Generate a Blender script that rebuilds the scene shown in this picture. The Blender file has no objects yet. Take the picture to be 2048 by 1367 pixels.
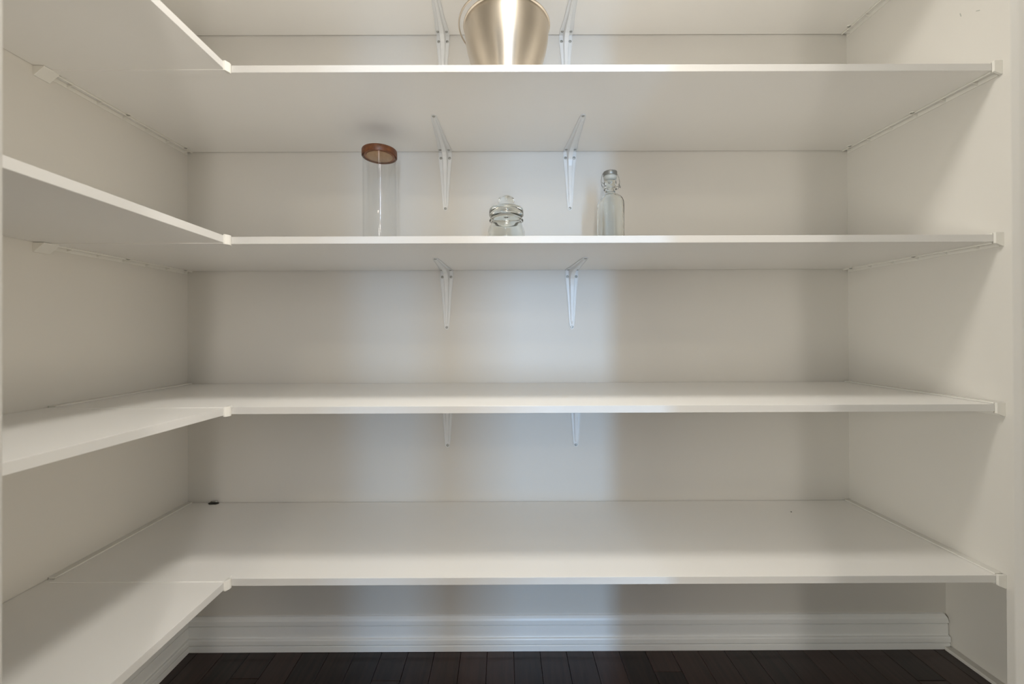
import bpy, bmesh, math, random
from mathutils import Matrix, Vector
random.seed(4)
S = bpy.context.scene
COL = S.collection
PI = math.pi

# ------------------------------------------------------------------ camera
F_PX, CX, CY = 810.435, 1007.67, 658.46
PITCH, YAW, ROLL = 0.00366, 0.0015, -0.00352
cd = bpy.data.cameras.new('camera')
cam = bpy.data.objects.new('camera', cd)
COL.objects.link(cam)
cd.sensor_width = 36.0
cd.lens = F_PX / 2048 * 36.0
cd.shift_x = (1024 - CX) / 2048
cd.shift_y = (CY - 683.5) / 2048
cd.clip_start = 0.01
cam.matrix_world = (Matrix.Rotation(-YAW, 4, 'Z') @ Matrix.Rotation(PI / 2 + PITCH, 4, 'X') @ Matrix.Rotation(ROLL, 4, 'Z'))
cd.dof.use_dof = True
cd.dof.focus_distance = 1.25
cd.dof.aperture_fstop = 3.5
S.camera = cam

# ------------------------------------------------------------------ world, lights, exposure
S.view_settings.view_transform = 'Standard'
S.view_settings.look = 'None'
S.view_settings.gamma = 1.0
S.view_settings.use_curve_mapping = False
S.view_settings.exposure = 0.06
w = bpy.data.worlds.new('world'); S.world = w; w.use_nodes = True
w.node_tree.nodes['Background'].inputs[0].default_value = (0.75, 0.85, 1.0, 1)
w.node_tree.nodes['Background'].inputs[1].default_value = 0.6

def lamp(name, kind, loc, power, color, target=None, **kw):
    d = bpy.data.lights.new(name, kind)
    d.energy = power; d.color = color
    for k, v in kw.items(): setattr(d, k, v)
    o = bpy.data.objects.new(name, d); COL.objects.link(o); o.location = loc
    if target is not None:
        o.rotation_euler = (Vector(target) - Vector(loc)).to_track_quat('-Z', 'Y').to_euler()
    return o

# ceiling fixture of the closet (warm), daylight through the tall window of the room behind the camera,
# the recessed ceiling lamps of that room
lamp('closet_lamp_light', 'AREA', (0.06, 0.62, 1.360), 12.2, (1.0, 0.96, 0.89), target=(0.06, 0.621, 0), shape='DISK', size=0.26)
lamp('daylight', 'AREA', (0.70, -3.93, -0.1), 80.0, (0.33, 0.62, 1.0), target=(0.2, 1.4, -0.1), shape='RECTANGLE', size=0.28, size_y=2.0)
lamp('front_fill_light', 'AREA', (0.0, -0.46, 0.14), 8.3, (1.0, 0.94, 0.88), target=(0.0, 1.4, 0.0), shape='RECTANGLE', size=0.05, size_y=1.2)  # added frontal fill strip, also makes the bowl's vertical highlight; not a real lamp
lamp('side_fill_left', 'AREA', (-2.25, -1.0, -0.25), 82.0, (1.0, 0.95, 0.83), target=(1.2, 1.0, -0.1), shape='RECTANGLE', size=1.2, size_y=1.6)  # added fill through the doorway from the left, not a known window
lamp('side_fill_right', 'AREA', (2.55, -1.0, -0.25), 66.0, (1.0, 0.86, 0.65), target=(-1.2, 1.0, -0.1), shape='RECTANGLE', size=1.2, size_y=1.6)  # added fill through the doorway from the right, not a known window
lamp('room_lamp_light', 'AREA', (0.64, -2.2, 1.30), 9.0, (1.0, 0.86, 0.66), target=(0.64, -2.0, 0), shape='DISK', size=0.12)
lamp('room_lamp_light', 'AREA', (-0.12, -0.85, 1.30), 4.0, (1.0, 0.88, 0.66), target=(-0.12, -0.4, 0), shape='DISK', size=0.12)

# ------------------------------------------------------------------ materials
def mat(name, color, rough=0.5, metal=0.0, noise=None, bump=None, **kw):
    m = bpy.data.materials.new(name); m.use_nodes = True
    nt = m.node_tree; b = nt.nodes['Principled BSDF']
    b.inputs['Base Color'].default_value = (*color, 1)
    b.inputs['Roughness'].default_value = rough
    b.inputs['Metallic'].default_value = metal
    for k, v in kw.items():
        b.inputs[k].default_value = v
    tc = nt.nodes.new('ShaderNodeTexCoord')
    if noise:
        scale, amt = noise
        n = nt.nodes.new('ShaderNodeTexNoise'); n.inputs['Scale'].default_value = scale
        n.inputs['Detail'].default_value = 4
        nt.links.new(tc.outputs['Object'], n.inputs['Vector'])
        mx = nt.nodes.new('ShaderNodeMix'); mx.data_type = 'RGBA'
        mx.inputs[6].default_value = (*[c * (1 - amt) for c in color], 1)
        mx.inputs[7].default_value = (*[min(1, c * (1 + amt)) for c in color], 1)
        nt.links.new(n.outputs['Fac'], mx.inputs[0])
        nt.links.new(mx.outputs[2], b.inputs['Base Color'])
    if bump:
        scale, st = bump
        n = nt.nodes.new('ShaderNodeTexNoise'); n.inputs['Scale'].default_value = scale
        n.inputs['Detail'].default_value = 3
        nt.links.new(tc.outputs['Object'], n.inputs['Vector'])
        bp = nt.nodes.new('ShaderNodeBump'); bp.inputs['Strength'].default_value = st
        bp.inputs['Distance'].default_value = 0.001
        nt.links.new(n.outputs['Fac'], bp.inputs['Height'])
        nt.links.new(bp.outputs[0], b.inputs['Normal'])
    return m

M_WALL = mat('wall_paint', (0.67, 0.65, 0.61), 0.45, noise=(3, 0.015), bump=(260, 0.12))
M_ROOM = mat('room_wall_paint', (0.78, 0.76, 0.72), 0.6, noise=(3, 0.02))
M_CEIL = mat('ceiling_paint', (0.85, 0.84, 0.81), 0.8, noise=(5, 0.02))
M_BOARD = mat('white_melamine', (0.87, 0.855, 0.825), 0.38, noise=(8, 0.01), bump=(500, 0.05))
M_EDGE_DIM = mat('dimmed_board_edge', (0.66, 0.65, 0.63), 0.35, noise=(20, 0.01))  # white board edge, darkened in colour to hold down its strong lighting
M_TRIM = mat('white_trim_paint', (0.88, 0.89, 0.885), 0.35, noise=(12, 0.02))
M_PLASTIC = mat('white_plastic', (0.76, 0.745, 0.70), 0.4, noise=(20, 0.02))
M_BRACKET = mat('white_enamelled_steel', (0.80, 0.81, 0.81), 0.3, noise=(30, 0.02))
M_SCREW = mat('zinc_screw', (0.42, 0.42, 0.40), 0.35, 0.9, noise=(300, 0.15))
M_DARK = mat('dark_rubber', (0.03, 0.028, 0.022), 0.5, noise=(200, 0.3))
M_GREYCAP = mat('grey_metal_cap', (0.25, 0.25, 0.235), 0.4, 0.6, noise=(80, 0.08))
M_CERAMIC = mat('pale_rubber_seal', (0.45, 0.46, 0.43), 0.4, noise=(80, 0.04))
M_WIRE = mat('steel_wire', (0.45, 0.45, 0.43), 0.25, 1.0, noise=(200, 0.1))

def steel():
    m = mat('brushed_steel', (0.72, 0.645, 0.55), 0.34, 1.0, noise=(6, 0.03))
    nt = m.node_tree; b = nt.nodes['Principled BSDF']
    b.inputs['Anisotropic'].default_value = 0.85
    b.inputs['Anisotropic Rotation'].default_value = 0.25
    tg = nt.nodes.new('ShaderNodeTangent'); tg.direction_type = 'RADIAL'; tg.axis = 'Z'
    nt.links.new(tg.outputs[0], b.inputs['Tangent'])
    tc = nt.nodes.new('ShaderNodeTexCoord'); mp = nt.nodes.new('ShaderNodeMapping')
    mp.inputs['Scale'].default_value = (4, 4, 900)
    n = nt.nodes.new('ShaderNodeTexNoise'); n.inputs['Scale'].default_value = 1.0; n.inputs['Detail'].default_value = 2
    nt.links.new(tc.outputs['Object'], mp.inputs[0]); nt.links.new(mp.outputs[0], n.inputs['Vector'])
    bp = nt.nodes.new('ShaderNodeBump'); bp.inputs['Strength'].default_value = 0.06; bp.inputs['Distance'].default_value = 0.0005
    nt.links.new(n.outputs['Fac'], bp.inputs['Height']); nt.links.new(bp.outputs[0], b.inputs['Normal'])
    return m
M_STEEL = steel()

def wood(name, c1, c2, rough, scale=(1, 1, 1), wave=30, spec=0.5, coat=0.0):
    m = bpy.data.materials.new(name); m.use_nodes = True
    nt = m.node_tree; b = nt.nodes['Principled BSDF']
    tc = nt.nodes.new('ShaderNodeTexCoord'); mp = nt.nodes.new('ShaderNodeMapping')
    mp.inputs['Scale'].default_value = scale
    n = nt.nodes.new('ShaderNodeTexNoise'); n.inputs['Scale'].default_value = wave
    n.inputs['Detail'].default_value = 6; n.inputs['Roughness'].default_value = 0.65
    nt.links.new(tc.outputs['Object'], mp.inputs[0]); nt.links.new(mp.outputs[0], n.inputs['Vector'])
    oi = nt.nodes.new('ShaderNodeObjectInfo')
    ad = nt.nodes.new('ShaderNodeMath'); ad.operation = 'MULTIPLY_ADD'
    ad.inputs[1].default_value = 0.5; nt.links.new(oi.outputs['Random'], ad.inputs[0])
    ml = nt.nodes.new('ShaderNodeMath'); ml.operation = 'MULTIPLY_ADD'; ml.inputs[1].default_value = 1.0; ml.inputs[2].default_value = -0.22
    nt.links.new(n.outputs['Fac'], ml.inputs[0]); nt.links.new(ml.outputs[0], ad.inputs[2])
    cr = nt.nodes.new('ShaderNodeValToRGB')
    cr.color_ramp.elements[0].position = 0.15; cr.color_ramp.elements[0].color = (*c1, 1)
    cr.color_ramp.elements[1].position = 0.85; cr.color_ramp.elements[1].color = (*c2, 1)
    nt.links.new(ad.outputs[0], cr.inputs[0]); nt.links.new(cr.outputs[0], b.inputs['Base Color'])
    b.inputs['Roughness'].default_value = rough
    b.inputs['Specular IOR Level'].default_value = spec
    b.inputs['Coat Weight'].default_value = coat
    bp = nt.nodes.new('ShaderNodeBump'); bp.inputs['Strength'].default_value = 0.15; bp.inputs['Distance'].default_value = 0.0006
    nt.links.new(n.outputs['Fac'], bp.inputs['Height']); nt.links.new(bp.outputs[0], b.inputs['Normal'])
    return m
M_FLOOR = wood('dark_stained_oak', (0.006, 0.003, 0.0025), (0.050, 0.024, 0.018), 0.28, (14, 1, 14), 5)
M_LID = wood('acacia_wood', (0.10, 0.030, 0.010), (0.33, 0.115, 0.035), 0.4, (6, 1, 6), 14)
M_PLUG = wood('pale_acacia_wood', (0.26, 0.15, 0.075), (0.44, 0.27, 0.14), 0.45, (6, 1, 6), 14)

def thin_glass(name, tint):
    m = bpy.data.materials.new(name); m.use_nodes = True
    nt = m.node_tree; nt.nodes.remove(nt.nodes['Principled BSDF'])
    out = nt.nodes['Material Output']
    t = nt.nodes.new('ShaderNodeBsdfTransparent'); t.inputs[0].default_value = (*tint, 1)
    g = nt.nodes.new('ShaderNodeBsdfGlossy'); g.inputs['Roughness'].default_value = 0.02
    lw = nt.nodes.new('ShaderNodeLayerWeight'); lw.inputs[0].default_value = 0.5
    pw = nt.nodes.new('ShaderNodeMath'); pw.operation = 'POWER'; pw.inputs[1].default_value = 5.0
    nt.links.new(lw.outputs['Facing'], pw.inputs[0])
    f = nt.nodes.new('ShaderNodeMath'); f.operation = 'MULTIPLY_ADD'; f.inputs[1].default_value = 0.30; f.inputs[2].default_value = 0.032
    nt.links.new(pw.outputs[0], f.inputs[0])
    mx = nt.nodes.new('ShaderNodeMixShader')
    nt.links.new(f.outputs[0], mx.inputs[0]); nt.links.new(t.outputs[0], mx.inputs[1]); nt.links.new(g.outputs[0], mx.inputs[2])
    nt.links.new(mx.outputs[0], out.inputs[0])
    return m
M_THIN = thin_glass('thin_clear_glass', (0.997, 0.998, 0.997))
M_GLASS = mat('clear_pressed_glass', (0.97, 0.985, 0.97), 0.02, noise=(10, 0.005), **{'Transmission Weight': 1.0, 'IOR': 1.33})
M_LENS = mat('lamp_glass', (0.9, 0.88, 0.82), 0.4, noise=(10, 0.01), **{'Emission Color': (1, 0.9, 0.76, 1), 'Emission Strength': 2.0})

# ------------------------------------------------------------------ helpers
def tag(o, label=None, cat=None, group=None, kind=None):
    if label: o['label'] = label
    if cat: o['category'] = cat
    if group: o['group'] = group
    if kind: o['kind'] = kind
    return o

def obj(name, bm, m, parent=None, smooth=False, bevel=0.0, seg=2):
    bmesh.ops.recalc_face_normals(bm, faces=bm.faces)
    if bevel:
        bmesh.ops.bevel(bm, geom=[e for e in bm.edges], offset=bevel, segments=seg, affect='EDGES', profile=0.5, clamp_overlap=True)
    me = bpy.data.meshes.new(name); bm.to_mesh(me); bm.free()
    if smooth:
        for p in me.polygons: p.use_smooth = True
    me.materials.append(m)
    o = bpy.data.objects.new(name, me); COL.objects.link(o)
    if parent: o.parent = parent
    return o

def empty(name, loc, rz=0.0):
    o = bpy.data.objects.new(name, None); COL.objects.link(o)
    o.location = loc; o.rotation_euler = (0, 0, rz); o.empty_display_size = 0.05
    return o

def box(bm, a, b, zfun=None):
    x0, y0, z0 = a; x1, y1, z1 = b
    vs = [bm.verts.new((x, y, z + (zfun(x, y) if zfun else 0))) for x in (x0, x1) for y in (y0, y1) for z in (z0, z1)]
    for f in ((0, 1, 3, 2), (4, 6, 7, 5), (0, 4, 5, 1), (2, 3, 7, 6), (0, 2, 6, 4), (1, 5, 7, 3)):
        bm.faces.new([vs[i] for i in f])
    return vs

def prism(bm, pts, fn):
    """pts: 2-D outline; fn(p, end) -> 3-D, end in (0, 1)"""
    a = [bm.verts.new(fn(p, 0)) for p in pts]; b = [bm.verts.new(fn(p, 1)) for p in pts]
    n = len(pts)
    bm.faces.new(a); bm.faces.new(list(reversed(b)))
    for i in range(n):
        bm.faces.new((a[i], b[i], b[(i + 1) % n], a[(i + 1) % n]))

def lathe(bm, prof, seg=64, sq=None):
    """prof: (r, z) list; r=0 closes. sq(i) -> squareness 0..1 of ring i"""
    rings = []
    for i, (r, z) in enumerate(prof):
        if r < 1e-6:
            rings.append([bm.verts.new((0, 0, z))]); continue
        ring = []
        for k in range(seg):
            a = 2 * PI * k / seg; c, s = math.cos(a), math.sin(a)
            q = sq(i) if sq else 0
            if q > 0:
                n = 2 + 4.0 * q
                rr = r / ((abs(c) ** n + abs(s) ** n) ** (1 / n))
            else: rr = r
            ring.append(bm.verts.new((rr * c, rr * s, z)))
        rings.append(ring)
    for A, B in zip(rings, rings[1:]):
        if len(A) == 1 and len(B) == 1: continue
        for k in range(seg):
            k2 = (k + 1) % seg
            if len(A) == 1: bm.faces.new((A[0], B[k], B[k2]))
            elif len(B) == 1: bm.faces.new((A[k], B[0], A[k2]))
            else: bm.faces.new((A[k], B[k], B[k2], A[k2]))

def tube(bm, pts, r, seg=8, flat=1.0, caps=True):
    pts = [Vector(p) for p in pts]; rings = []
    up = Vector((0, 0, 1))
    for i, p in enumerate(pts):
        t = (pts[min(i + 1, len(pts) - 1)] - pts[max(i - 1, 0)]).normalized()
        u = t.cross(up)
        if u.length < 1e-3: u = t.cross(Vector((1, 0, 0)))
        u.normalize(); v = u.cross(t).normalized()
        rings.append([bm.verts.new(p + u * r * math.cos(2 * PI * k / seg) + v * r * flat * math.sin(2 * PI * k / seg)) for k in range(seg)])
    for A, B in zip(rings, rings[1:]):
        for k in range(seg): bm.faces.new((A[k], B[k], B[(k + 1) % seg], A[(k + 1) % seg]))
    if caps: bm.faces.new(rings[0]); bm.faces.new(list(reversed(rings[-1])))

# ------------------------------------------------------------------ dimensions (metres, camera at the origin)
XL, XR, DB = -1.125, 1.233, 1.4464          # left wall, right wall, back wall
YF = 1.0                                     # front edge of the shelves
XI = XL + 0.4464                             # inner edge of the side boards
T = 0.0178                                   # board thickness
ZF, ZC = -1.127, 1.39                        # floor, ceiling
YW0, YW1 = 0.28, 0.40                        # front wall with the doorway
JL, JR = -0.4437, 0.454                      # doorway sides
XR2 = 1.575                                  # lower right wall, behind the recess
HEAD = 0.93
SH = {'A': 1.0572, 'B': 0.6403, 'C': 0.2166, 'D': -0.2027, 'E': -0.6246}
RX0, RX1, RY0 = -2.3, 2.6, -4.0              # the room behind the camera

# ------------------------------------------------------------------ the setting
def struct(name, boxes, m, parent=None, bevel=0.0, label=None):
    bm = bmesh.new()
    for a, b in boxes: box(bm, a, b)
    o = obj(name, bm, m, parent, bevel=bevel)
    if not parent: tag(o, label, None, None, 'structure')
    return o

ZL = SH['E'] - 0.013
struct('wall_back', [((XL - 0.1, DB, ZF - 0.02), (XR2 + 0.1, DB + 0.1, ZC))], M_WALL, label='pale greige painted back wall behind the shelves')
struct('wall_left', [((XL - 0.1, YW1, ZF - 0.02), (XL, DB, ZC))], M_WALL, label='pale greige painted left wall of the pantry')
bm = bmesh.new()
box(bm, (XR, YW1, ZL), (XR2 + 0.1, DB, ZC))
lower = [(XR, YW1), (XR, 0.995), (XR + 0.05, 1.0), (XR2, 1.02), (XR2, DB), (XR2 + 0.1, DB), (XR2 + 0.1, YW1)]
prism(bm, lower, lambda p, e: (p[0], p[1], ZF - 0.02 if e == 0 else ZL))
tag(obj('wall_right', bm, M_WALL), 'pale greige painted right wall of the pantry', kind='structure')
wr = bpy.data.objects['wall_right']
for i, (y, z, l, a) in enumerate(((1.085, 0.845, 0.010, 1.3), (1.045, 0.825, 0.009, 0.5), (1.025, 0.86, 0.005, 0.9))):
    bm = bmesh.new()
    box(bm, (XR - 0.0006, -l / 2, -0.0009), (XR + 0.001, l / 2, 0.0009))
    bmesh.ops.rotate(bm, cent=(XR, 0, 0), matrix=Matrix.Rotation(a, 3, 'X'), verts=bm.verts)
    bmesh.ops.translate(bm, vec=(0, y, z), verts=bm.verts)
    obj('scuff_mark', bm, M_CERAMIC, wr)
JS = 0.050                                    # splay of the inner corner of the doorway
struct('wall_front', [((RX0, YW0, ZF - 0.02), (JL - JS, YW1, ZC)), ((JR + JS, YW0, ZF - 0.02), (RX1, YW1, ZC)),
                      ((JL - JS, YW0, HEAD + 0.018), (JR + JS, YW1, ZC))], M_WALL, label='painted wall around the pantry doorway')
bm = bmesh.new()
for jx, sx in ((JL, -1), (JR, 1)):
    prism(bm, [(jx, YW0 - 0.002), (jx, YW1 - JS), (jx + sx * JS * .35, YW1 - JS * .72), (jx + sx * JS * .72, YW1 - JS * .35), (jx + sx * JS, YW1), (jx + sx * (JS + .012), YW1), (jx + sx * (JS + .012), YW0 - 0.002)],
          lambda p, e: (p[0], p[1], ZF if e == 0 else HEAD + 0.018))
box(bm, (JL, YW0 - 0.002, HEAD), (JR, YW1, HEAD + 0.018))
tag(obj('trim_1', bm, M_WALL), 'painted door lining at the left and right frame edges', kind='structure')
struct('ceiling', [((XL - 0.1, YW1, ZC), (XR2 + 0.1, DB + 0.1, ZC + 0.1)), ((RX0, RY0, ZC), (RX1, YW1, ZC + 0.1))], M_CEIL, label='white ceiling')
struct('wall_room_left', [((RX0 - 0.1, RY0, ZF - 0.02), (RX0, YW0, ZC))], M_ROOM)
struct('wall_room_right', [((RX1, RY0, ZF - 0.02), (RX1 + 0.1, YW0, ZC))], M_ROOM)
struct('daylight_blocker', [((0.172, -1.18, ZF), (0.292, -1.06, ZC))], M_ROOM)  # unseen block added to cut a gap into the daylight on the back wall
struct('daylight_blocker', [((-0.10, -1.18, ZF), (0.073, -1.06, ZC))], M_ROOM)  # second unseen block, added to end the daylight bands on the left
struct('wall_room_far', [((RX0 - 0.1, RY0 - 0.1, ZF - 0.02), (RX1 + 0.1, RY0, ZC))], M_ROOM)
def window(name, wall, u, z0, z1, hw):
    bs = [((u - hw - 0.06, z0 - 0.06), (u - hw, z1 + 0.06)), ((u + hw, z0 - 0.06), (u + hw + 0.06, z1 + 0.06)), ((u - hw, z1), (u + hw, z1 + 0.06)), ((u - hw, z0 - 0.06), (u + hw, z0))]
    if wall == 'far': bx = [((a[0], RY0, a[1]), (b[0], RY0 + 0.03, b[1])) for a, b in bs]
    elif wall == 'left': bx = [((RX0, a[0], a[1]), (RX0 + 0.03, b[0], b[1])) for a, b in bs]
    else: bx = [((RX1 - 0.03, a[0], a[1]), (RX1, b[0], b[1])) for a, b in bs]
    struct(name, bx, M_TRIM)
window('window_1', 'far', 0.70, -1.05, 0.9, 0.15)
window('fill_frame_left', 'left', -1.0, -1.05, 0.75, 0.6)  # made-up frame around the added left fill light
window('fill_frame_right', 'right', -1.0, -1.05, 0.75, 0.6)  # made-up frame around the added right fill light

# floor: sub-floor slab, individually laid planks inside the closet, the rest of the boards as one mesh
fl = struct('floor', [((RX0, RY0, ZF - 0.06), (RX1, DB, ZF - 0.012))], M_FLOOR, label='dark stained hardwood plank floor')
PW = 0.0925
xs = []; x = XL + 0.02 - 4 * PW
x = XL - 0.045
k = 0
while x < XR2 + 0.02:
    x1 = min(x + PW, XR2 + 0.06)
    joints = [YW1 - 0.1 - random.random() * 0.3]
    if random.random() < 0.55: joints.append(random.uniform(0.85, 1.36))
    joints.append(DB)
    for ya, yb in zip(joints, joints[1:]):
        bm = bmesh.new()
        g = 0.0005
        dz = random.uniform(-0.0003, 0.0002)
        box(bm, (x + g, ya + g, ZF - 0.012), (x1 - g, yb - g, ZF + dz))
        obj('plank', bm, M_FLOOR, fl, bevel=0.0012, seg=1)
    x = x1; k += 1
bm = bmesh.new(); x = RX0
while x < RX1:
    y = RY0
    while y < YW1 - 0.45:
        y1 = min(y + random.uniform(0.5, 1.3), YW1 - 0.42)
        box(bm, (x + 0.0005, y + 0.0005, ZF - 0.012), (x + PW - 0.0005, y1 - 0.0005, ZF)); y = y1
    x += PW
tag(obj('room_boards', bm, M_FLOOR, fl), kind='stuff')

# baseboards
BP = [(0, 0), (0.0165, 0), (0.0175, 0.0012), (0.0175, 0.0200), (0.0165, 0.0215), (0.0130, 0.0222), (0.0130, 0.0240), (0.0185, 0.0250), (0.0197, 0.0275), (0.0197, 0.0420), (0.0180, 0.0455),
      (0.0120, 0.0470), (0.0112, 0.0485), (0.0108, 0.0850), (0.0070, 0.0862), (0.0070, 0.0885), (0.0135, 0.0897), (0.0145, 0.0920), (0.0145, 0.1060), (0.0120, 0.1120), (0.0060, 0.1180), (0, 0.1190)]
bm = bmesh.new()
prism(bm, BP, lambda p, e: ((XL - 0.001 if e == 0 else XR2 - 0.004 - 0.35 * max(0, p[1] - 0.095)), DB - p[0], ZF + p[1]))
tag(obj('baseboard_back', bm, M_TRIM), 'white moulded baseboard along the back wall under the lowest shelf', kind='structure')
bm = bmesh.new()
prism(bm, BP, lambda p, e: (XL + p[0], DB - 0.001 - p[0] if e == 0 else YW1, ZF + p[1]))
tag(obj('baseboard_left', bm, M_TRIM), 'white moulded baseboard along the left wall', kind='structure')
struct('trim_2', [((XR2 - 0.026, 1.03, ZF), (XR2, DB - 0.019, ZF + 0.012))], M_WALL, bevel=0.002, label='low painted strip at the foot of the right wall')

# closet ceiling fixture and the room's recessed lamps (give the light above)
t = empty('ceiling_light', (0.06, 0.62, ZC)); tag(t, 'round flush ceiling light above the pantry shelves', 'lamp')
bm = bmesh.new(); lathe(bm, [(0, 0), (0.09, 0), (0.095, -0.006), (0.095, -0.018), (0.088, -0.022), (0, -0.022)], 40); obj('base', bm, M_TRIM, t, True)
for (x, y) in ((0.64, -2.2), (-0.12, -0.85)):
    bm = bmesh.new(); lathe(bm, [(0.07, 0), (0.095, 0), (0.095, -0.006), (0.075, -0.009), (0.07, 0)], 32)
    o = obj('recessed_light', bm, M_TRIM, None, True); o.location = (x, y, ZC)
    tag(o, 'recessed ceiling lamp ring in the room ' + ('farther from' if y < -2 else 'nearer to') + ' the pantry doorway', 'lamp', 'recessed lamps of the room')

# ------------------------------------------------------------------ shelves
NTH = {'A': ('topmost', 'above the steel bowl'), 'B': ('second', 'carrying the steel bowl'), 'C': ('third', 'carrying the glass jars and bottle'),
       'D': ('fourth', 'empty, above the lowest shelf'), 'E': ('lowest', 'empty, just above the baseboard')}
TILT = {'A': 0.0, 'B': 0.0, 'C': 0.016, 'D': 0.019, 'E': 0.004}
# small sag / lean of each back board, in metres at the right front
for key, z in SH.items():
    s = empty('corner_shelf', (0, 0, z))
    tag(s, '%s white L-shaped wall shelf, %s' % NTH[key], 'shelf', 'white L-shaped pantry shelves')
    bm = bmesh.new(); box(bm, (XL + 0.0025, YF + 0.0011, 0), (XR - 0.0025, DB - 0.003, T)); bb = obj('back_board', bm, M_BOARD, s, bevel=0.0003)
    bm = bmesh.new(); box(bm, (XI + 0.009, YF, 0), (XR - 0.0025, YF + 0.001, T)); obj('dimmed_edge', bm, M_EDGE_DIM, bb, bevel=0.0004, seg=1)  # thin strip added to carry the darkened edge colour
    tl = TILT[key]
    bm = bmesh.new(); box(bm, (XL + 0.0015, YW1 + 0.004, 0), (XI - 0.0011, YF - 0.0012, T), lambda x, y: tl * (YF - y)); sb = obj('side_board', bm, M_BOARD, s, bevel=0.0003)
    bm = bmesh.new(); box(bm, (XI - 0.001, YW1 + 0.004, 0), (XI, YF - 0.0012, T), lambda x, y: tl * (YF - y)); obj('dimmed_edge', bm, M_EDGE_DIM, sb, bevel=0.0004, seg=1)
    bm = bmesh.new()
    box(bm, (XL + 0.022, YF - 0.013, -0.0016), (XI + 0.001, YF + 0.013, 0.0002)); box(bm, (XL + 0.022, YF - 0.013, T - 0.0002), (XI + 0.001, YF + 0.013, T + 0.0016))
    obj('joint_strip', bm, M_BOARD, s, bevel=0.0004, seg=1)
    bm = bmesh.new()
    pts = [(XI - 0.001, YF - 0.016), (XI + 0.004, YF - 0.015), (XI + 0.0085, YF - 0.006), (XI + 0.0085, YF + 0.0), (XI - 0.001, YF + 0.0)]
    prism(bm, pts, lambda p, e: (p[0], p[1], -0.0035 if e == 0 else T + 0.0030))
    obj('joint_cap', bm, M_PLASTIC, s, bevel=0.0006, seg=1)

# ------------------------------------------------------------------ side support rails
def screw_mesh(r=0.0048):
    bm = bmesh.new()
    lathe(bm, [(0, 0.0026), (0.0012, 0.0026), (0.0014, 0.0016), (0.0024, 0.0021), (r * 0.75, 0.0018), (r, 0.0006), (r, -0.0004), (0, -0.0004)], 16)
    bmesh.ops.recalc_face_normals(bm, faces=bm.faces)
    me = bpy.data.meshes.new('screw'); bm.to_mesh(me); bm.free()
    for p in me.polygons: p.use_smooth = True
    me.materials.append(M_SCREW)
    return me
SCREW = screw_mesh()
def screw(parent, loc, axis):
    o = bpy.data.objects.new('screw', SCREW); COL.objects.link(o); o.parent = parent
    o.location = loc; o.rotation_euler = Vector(axis).to_track_quat('Z', 'Y').to_euler()
    return o

def rail(side, key):
    z = SH[key]; sx = 1 if side == 'right' else -1
    xw = XR if side == 'right' else XL
    r = empty('support_rail', (xw, YF, z))
    where = {'A': 'under the topmost shelf', 'B': 'under the shelf with the bowl', 'C': 'under the shelf with the jars', 'D': 'under the fourth shelf', 'E': 'under the lowest shelf'}[key]
    tag(r, 'white shelf support rail on the %s wall %s' % (side, where), 'rail', 'shelf end support rails')
    L = DB - YF - 0.004
    X = lambda d: -sx * d           # d = distance from the wall
    def bx(bm, d0, d1, y0, y1, z0, z1):
        box(bm, (min(X(d0), X(d1)), y0, z0), (max(X(d0), X(d1)), y1, z1))
    bm = bmesh.new()
    y0 = 0.003
    bx(bm, 0.0, 0.0023, y0, L, -0.0115, T + 0.003)           # wall plate
    bx(bm, 0.0185, 0.0205, y0, L, -0.0050, -0.0002)          # inner lip
    bx(bm, 0.0205, 0.0245, y0, L, -0.0016, -0.0002)          # foot against the board
    if side == 'right' or key in 'DE':
        bx(bm, 0.0, 0.0190, y0, L, T + 0.0003, T + 0.0042)   # top lip
    obj('channel', bm, M_PLASTIC, r, bevel=0.0003, seg=1)
    n = 6; rm = None
    for i in range(n):
        y = 0.045 + i * (L - 0.06) / (n - 1)
        pts = [(0.002, -0.0095), (0.0187, -0.0035), (0.0187, -0.0003), (0.002, -0.0003)]
        if rm is None:
            bm = bmesh.new(); prism(bm, pts, lambda p, e: (X(p[0]), (-0.0011 if e == 0 else 0.0011), p[1]))
            o = obj('rib', bm, M_PLASTIC, r); rm = o.data
        else:
            o = bpy.data.objects.new('rib', rm); COL.objects.link(o); o.parent = r
        o.location = (0, y, 0)
    for y in (0.19, 0.405):
        bm = bmesh.new()
        lathe(bm, [(0, -0.0024), (0.0065, -0.0024), (0.0072, -0.0016), (0.0072, -0.0001), (0, -0.0001)], 16)
        o = obj('screw_tab', bm, M_PLASTIC, r, True); o.location = (X(0.0255), y, 0)
        screw(r, (X(0.0255), y, -0.0024), (0, 0, -1))
    bm = bmesh.new()
    if side == 'right':
        pts = [(0.0, T + 0.0045), (0.0, -0.0115), (0.003, -0.0115), (0.0205, -0.0045), (0.0205, T + 0.0045)]
        prism(bm, pts, lambda p, e: (X(p[0]), -0.006 if e == 0 else -0.0005, p[1]))
    else:
        # chamfered block below the side board
        prism(bm, [(0.0, -0.0006), (0.027, -0.0006), (0.027, -0.0030), (0.0030, -0.0235), (0.0, -0.0235)], lambda p, e: (X(p[0]), -0.030 if e == 0 else 0.0045, p[1]))
    obj('end_cap', bm, M_PLASTIC, r, bevel=0.0008)
for key in 'ABCDE':
    rail('right', key); rail('left', key)

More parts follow.
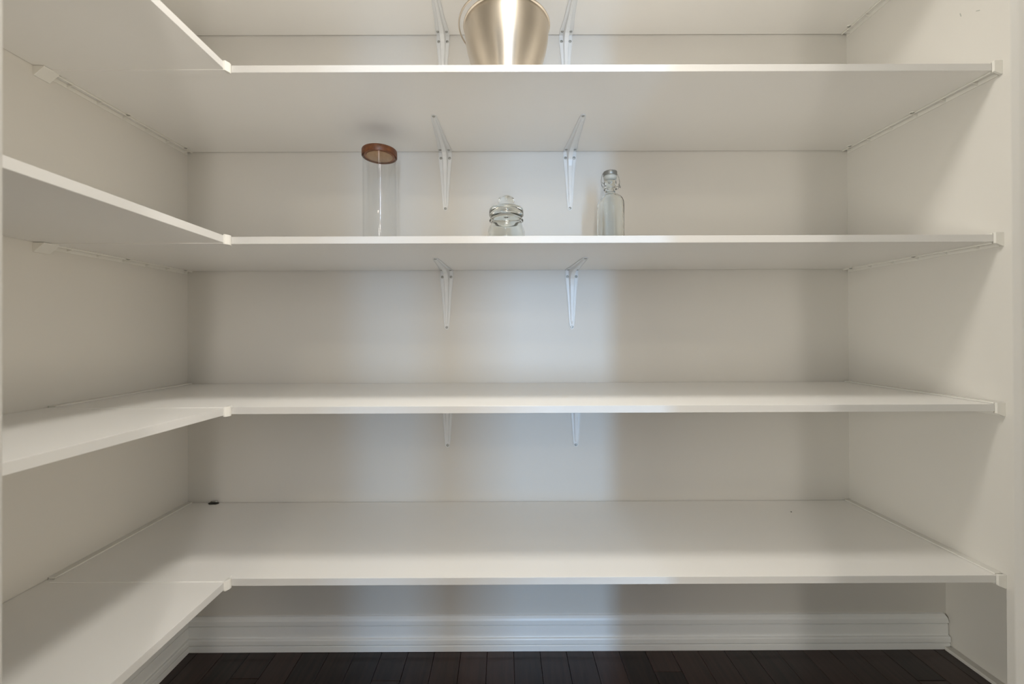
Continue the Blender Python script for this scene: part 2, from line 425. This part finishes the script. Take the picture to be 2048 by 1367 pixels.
# ------------------------------------------------------------------ shelf brackets
def bracket_meshes():
    HL, VL = 0.251, 0.2105
    def leg(bm, L, fn):
        st = [(0.0012, 0.0235), (0.030, 0.0235), (0.038, 0.0215), (0.08, 0.0178), (L - 0.03, 0.0105), (L - 0.01, 0.0085), (L - 0.004, 0.0068), (L, 0.003)]
        pts = [(-h, s) for s, h in st] + [(h, s) for s, h in reversed(st)]
        prism(bm, pts, lambda p, e: fn(p[0], p[1], 0.0 if e == 0 else 0.0016))
    vert = bmesh.new(); leg(vert, VL, lambda x, s, t: (x, -t, -s))
    hori = bmesh.new(); leg(hori, HL, lambda x, s, t: (x, -s, -t))
    rib = bmesh.new()
    base = [(0, -.196), (0, -.186), (0, -.12), (0, -.05), (0, -.02), (0, 0), (-.02, 0), (-.05, 0), (-.12, 0), (-.222, 0), (-.236, 0)]
    top = [(-.0012, -.196), (-.0062, -.184), (-.0085, -.12), (-.0115, -.055), (-.0165, -.034), (-.0240, -.0240), (-.034, -.0165), (-.055, -.0115), (-.12, -.0085), (-.220, -.0062), (-.236, -.0012)]
    wb = [.0035, .0052, .0075, .0100, .0110, .0112, .0110, .0100, .0075, .0052, .0035]
    secs = []
    for (by, bz), (ty, tz), h in zip(base, top, wb):
        secs.append([rib.verts.new(v) for v in ((-h, by, bz), (-h * .62, ty, tz), (h * .62, ty, tz), (h, by, bz))])
    for A, B in zip(secs, secs[1:]):
        for i in range(4):
            j = (i + 1) % 4
            if i == 3: continue
            rib.faces.new((A[i], A[j], B[j], B[i]))
    rib.faces.new(secs[0]); rib.faces.new(list(reversed(secs[-1])))
    # pressed edge beads of the two legs
    bead = bmesh.new()
    for s in (-1, 1):
        tube(bead, [(s * .0222, -.0018, -.004), (s * .0222, -.0018, -.030), (s * .0168, -.0018, -.08), (s * .0095, -.0018, -.182), (s * .0070, -.0018, -.204)], .0013, 6)
        tube(bead, [(s * .0222, -.004, -.0018), (s * .0222, -.030, -.0018), (s * .0168, -.08, -.0018), (s * .0095, -.222, -.0018), (s * .0070, -.244, -.0018)], .0013, 6)
    out = []
    for nm, bm, bv in (('wall_leg', vert, .0004), ('shelf_leg', hori, .0004), ('gusset_rib', rib, .0012), ('edge_bead', bead, 0)):
        bmesh.ops.recalc_face_normals(bm, faces=bm.faces)
        if bv: bmesh.ops.bevel(bm, geom=list(bm.edges), offset=bv, segments=2, affect='EDGES', clamp_overlap=True)
        me = bpy.data.meshes.new(nm); bm.to_mesh(me); bm.free(); me.materials.append(M_BRACKET)
        out.append(me)
    return out
BR = bracket_meshes()
def bracket(x, key, side):
    z = SH[key]
    where = {'A': 'top shelf, behind the steel bowl', 'B': 'second shelf, above the jars', 'C': 'shelf that carries the jars', 'D': 'fourth shelf, only its lower tip showing'}[key]
    b = empty('shelf_bracket', (x, DB - 0.0002, z - 0.0002))
    tag(b, '%s white steel bracket under the %s' % (side, where), 'bracket', 'white stamped steel shelf brackets')
    for me in BR:
        o = bpy.data.objects.new(me.name, me); COL.objects.link(o); o.parent = b
    for sx in (-1, 1):
        screw(b, (sx * .0155, -.0016, -.0235), (0, -1, 0)); screw(b, (sx * .0155, -.0200, -.0016), (0, 0, -1))
    screw(b, (0, -.0016, -.2030), (0, -1, 0)); screw(b, (0, -.2430, -.0016), (0, 0, -1))
def wx(u): return (u - CX) / F_PX * DB
for key, ul, ur in (('A', 889, 1135), ('B', 893, 1142), ('C', 895, 1145), ('D', 896, 1152)):
    bracket(wx(ul), key, 'left-hand'); bracket(wx(ur), key, 'right-hand')

# ------------------------------------------------------------------ tall glass canister with a wooden lid
zC = SH['C'] + T
c = empty('glass_canister', (-0.386, 1.27, zC))
tag(c, 'tall clear glass canister with a round wooden lid, left end of the glassware', 'jar')
R = 0.0515; H = 0.3166
bm = bmesh.new()
lathe(bm, [(0, 0.0), (R - .004, 0.0), (R - .001, .002), (R, .006), (R, H), (R - .001, H + .001), (R - .0022, H), (R - .0022, .008), (R - .006, .004), (0, .004)], 72)
obj('glass_body', bm, M_THIN, c, True)
bm = bmesh.new(); lathe(bm, [(0, H + .0165), (R - .003, H + .0165), (R + .0012, H + .0150), (R + .0022, H + .0125), (R + .0022, H - .0045), (R + .0012, H - .0055), (R + .0004, H - .0055), (R + .0004, H + .0018), (R - .0100, H + .0018), (0, H + .0018)], 64)
lid = obj('lid', bm, M_LID, c, True)
bm = bmesh.new(); lathe(bm, [(0, H + .0015), (R - .0115, H + .0015), (R - .0115, H - .0040), (R - .0130, H - .0052), (0, H - .0052)], 64)
obj('lid_plug', bm, M_PLUG, lid, True)['label'] = 'paler wooden plug under the lid'
bm = bmesh.new(); lathe(bm, [(R - .0114, H - .0003), (R - .0050, H - .0006), (R - .0032, H - .0014), (R - .0050, H - .0022), (R - .0114, H - .0026), (R - .0114, H - .0003)], 64)
obj('seal_ring', bm, M_LID, lid, True)

# ------------------------------------------------------------------ low glass jar with a knobbed glass lid
j = empty('glass_jar', (0.0105, 1.22, zC))
tag(j, 'short clear glass jar with a knobbed glass stopper lid, middle of the glassware', 'jar')
bm = bmesh.new()
lathe(bm, [(0, .003), (.030, .001), (.046, 0), (.0525, .004), (.0550, .012), (.0555, .05), (.0550, .062), (.0530, .072), (.0500, .080), (.0470, .0850), (.0462, .0885),
           (.0470, .0920), (.0505, .0945), (.0515, .0975), (.0505, .1005), (.0470, .1030), (.0465, .108), (.0430, .108), (.0425, .090), (.0450, .080), (.0490, .070), (.0510, .058), (.0512, .016), (.046, .0085), (0, .008)], 72)
obj('glass_body', bm, M_GLASS, j, True)
bm = bmesh.new()
lathe(bm, [(0, .1095), (.044, .1095), (.0500, .1100), (.0515, .1125), (.0515, .1270), (.0505, .1310), (.0470, .1345), (.0360, .1375), (.0220, .1392), (.0150, .1405), (.0140, .1430),
           (.0180, .1470), (.0235, .1520), (.0248, .1575), (.0230, .1640), (.0180, .1685), (.0100, .1710), (0, .1715)], 72)
lathe(bm, [(0, .1125), (.0435, .1125), (.0475, .1145), (.0480, .1262), (.0465, .1290), (.0430, .1312), (.0340, .1338), (.0200, .1352), (0, .1356)], 72)
jl = obj('lid', bm, M_GLASS, j, True)

# ------------------------------------------------------------------ swing-top bottle
b = empty('swing_top_bottle', (0.332, 1.25, zC), 0.12)
tag(b, 'clear square glass bottle with a wire swing-top stopper, right end of the glassware', 'bottle')
prof = [(0, .003), (.026, 0), (.0325, .003), (.0352, .010), (.0356, .030), (.0345, .034), (.0345, .150), (.0340, .160), (.0322, .1690), (.0290, .1760), (.0240, .1815), (.0190, .1845), (.0160, .1865), (.0150, .190), (.0150, .197),
        (.0185, .1990), (.0190, .2030), (.0165, .2060), (.0165, .214), (.0185, .217), (.0185, .2245), (.0170, .2262), (.0120, .2262), (.0115, .214), (.0118, .189), (.0150, .1830), (.0220, .1785), (.0270, .1720), (.0300, .164), (.0314, .155), (.0318, .030), (.030, .012), (0, .009)]
def sq(i):
    r, z = prof[i]
    return 1.0 if z < .155 else max(0.0, 1 - (z - .155) / .030)
bm = bmesh.new(); lathe(bm, prof, 72, sq)
obj('glass_body', bm, M_GLASS, b, True)
bm = bmesh.new(); lathe(bm, [(0, .2555), (.0185, .2555), (.0208, .2545), (.0212, .253), (.0212, .2430), (.0205, .2422), (0, .2422)], 48)
st = obj('stopper', bm, M_GREYCAP, b, True); st['label'] = 'grey disc-shaped stopper cap'
bm = bmesh.new(); lathe(bm, [(0, .2425), (.0195, .2425), (.0200, .238), (.0185, .232), (.0150, .2285), (.0110, .2265), (0, .2265)], 48)
obj('rubber_seal', bm, M_CERAMIC, st, True)
bm = bmesh.new()
for s in (-1, 1):
    tube(bm, [(s * .0205, 0, .249), (s * .0245, 0, .248), (s * .0270, -.001, .240), (s * .0295, -.002, .226), (s * .0285, -.003, .212), (s * .0245, -.004, .203), (s * .0190, -.004, .2005)], .0009, 8)
    tube(bm, [(s * .0285, -.003, .214), (s * .0300, -.008, .208), (s * .0275, -.012, .203), (s * .0215, -.013, .207), (s * .0235, -.010, .214), (s * .0275, -.005, .219)], .0009, 8)
ring = [(.0192 * math.cos(2 * PI * k / 28), .0192 * math.sin(2 * PI * k / 28), .2010) for k in range(29)]
tube(bm, ring, .0009, 8)
fr = [(-.0215, -.013, .207), (-.018, -.018, .2045), (0, -.0215, .2035), (.018, -.018, .2045), (.0215, -.013, .207)]
tube(bm, fr, .0009, 8)
obj('wire_bail', bm, M_WIRE, b, True)

# ------------------------------------------------------------------ steel bowl
zB = SH['B'] + T
o = empty('steel_bowl', (0.0125, 1.135, zB))
tag(o, 'brushed stainless steel mixing bowl standing on the second shelf', 'bowl')
pr = [(0, .004), (.044, .004), (.050, .0), (.056, .0), (.062, .005), (.073, .018), (.0795, .036), (.0865, .056), (.0945, .078), (.1035, .100), (.1105, .124), (.1150, .150), (.1172, .175), (.1176, .188)]
inn = [(r - .0012, z + .0012) for r, z in reversed(pr[5:])] + [(.060, .008), (0, .008)]
bm = bmesh.new(); lathe(bm, pr + inn, 128)
obj('bowl_body', bm, M_STEEL, o, True)
bm = bmesh.new()
lathe(bm, [(.1176, .1870), (.1190, .1885), (.1205, .1885), (.1215, .1900), (.1208, .1918), (.1190, .1922), (.1168, .1905), (.1176, .1870)], 128)
obj('rolled_rim', bm, M_STEEL, o, True)
bm = bmesh.new()
pts = []
for k in range(49):
    a = math.radians(150 + 130 * k / 48)
    q = abs(k - 24) / 24
    rr = .1330 - .012 * max(0, (k - 24) / 24) ** 2
    pts.append((rr * math.cos(a), rr * math.sin(a), .1900 + .006 * (1 - q)))
tube(bm, pts, .0022, 10, flat=1.5)
hd = obj('bail_handle', bm, M_STEEL, o, True)
for k in (0, 48):
    p = Vector(pts[k]); d = Vector((p.x, p.y, 0)).normalized()
    bm = bmesh.new(); tube(bm, [d * .1125 + Vector((0, 0, .178)), d * .120 + Vector((0, 0, .184)), p + Vector((0, 0, 0.0))], .0035, 10)
    obj('handle_lug', bm, M_STEEL, o, True)

# ------------------------------------------------------------------ small dark clip at the back of the lowest shelf, and a speck
zE = SH['E'] + T
bm = bmesh.new()
prism(bm, [(-.019, -.004), (-.012, -.009), (.012, -.009), (.018, -.003), (.016, .002), (-.015, .002)], lambda p, e: (p[0], p[1], 0 if e == 0 else .004))
bmesh.ops.translate(bm, vec=(0, 0, 0.0002), verts=bm.verts)
k = obj('plastic_clip', bm, M_DARK, None, bevel=.001)
k.location = ((429 - CX) / F_PX * 1.435, 1.4375, zE)
tag(k, 'small dark clip lying at the back left of the lowest shelf', 'clip')
bm = bmesh.new(); tube(bm, [(-.012, .001, .0062), (0, -.001, .0068), (.012, .001, .0062)], .0022, 8)
obj('clip_spring', bm, M_SCREW, k, True)
bm = bmesh.new(); lathe(bm, [(0, 0), (.0018, 0), (.0016, .0012), (.0008, .0018), (0, .0018)], 10)
k = obj('crumb', bm, M_DARK, None, True); k.location = ((1582 - CX) / F_PX * 1.352, 1.352, zE + 0.0001)
tag(k, 'tiny dark crumb on the right of the lowest shelf', 'crumb')
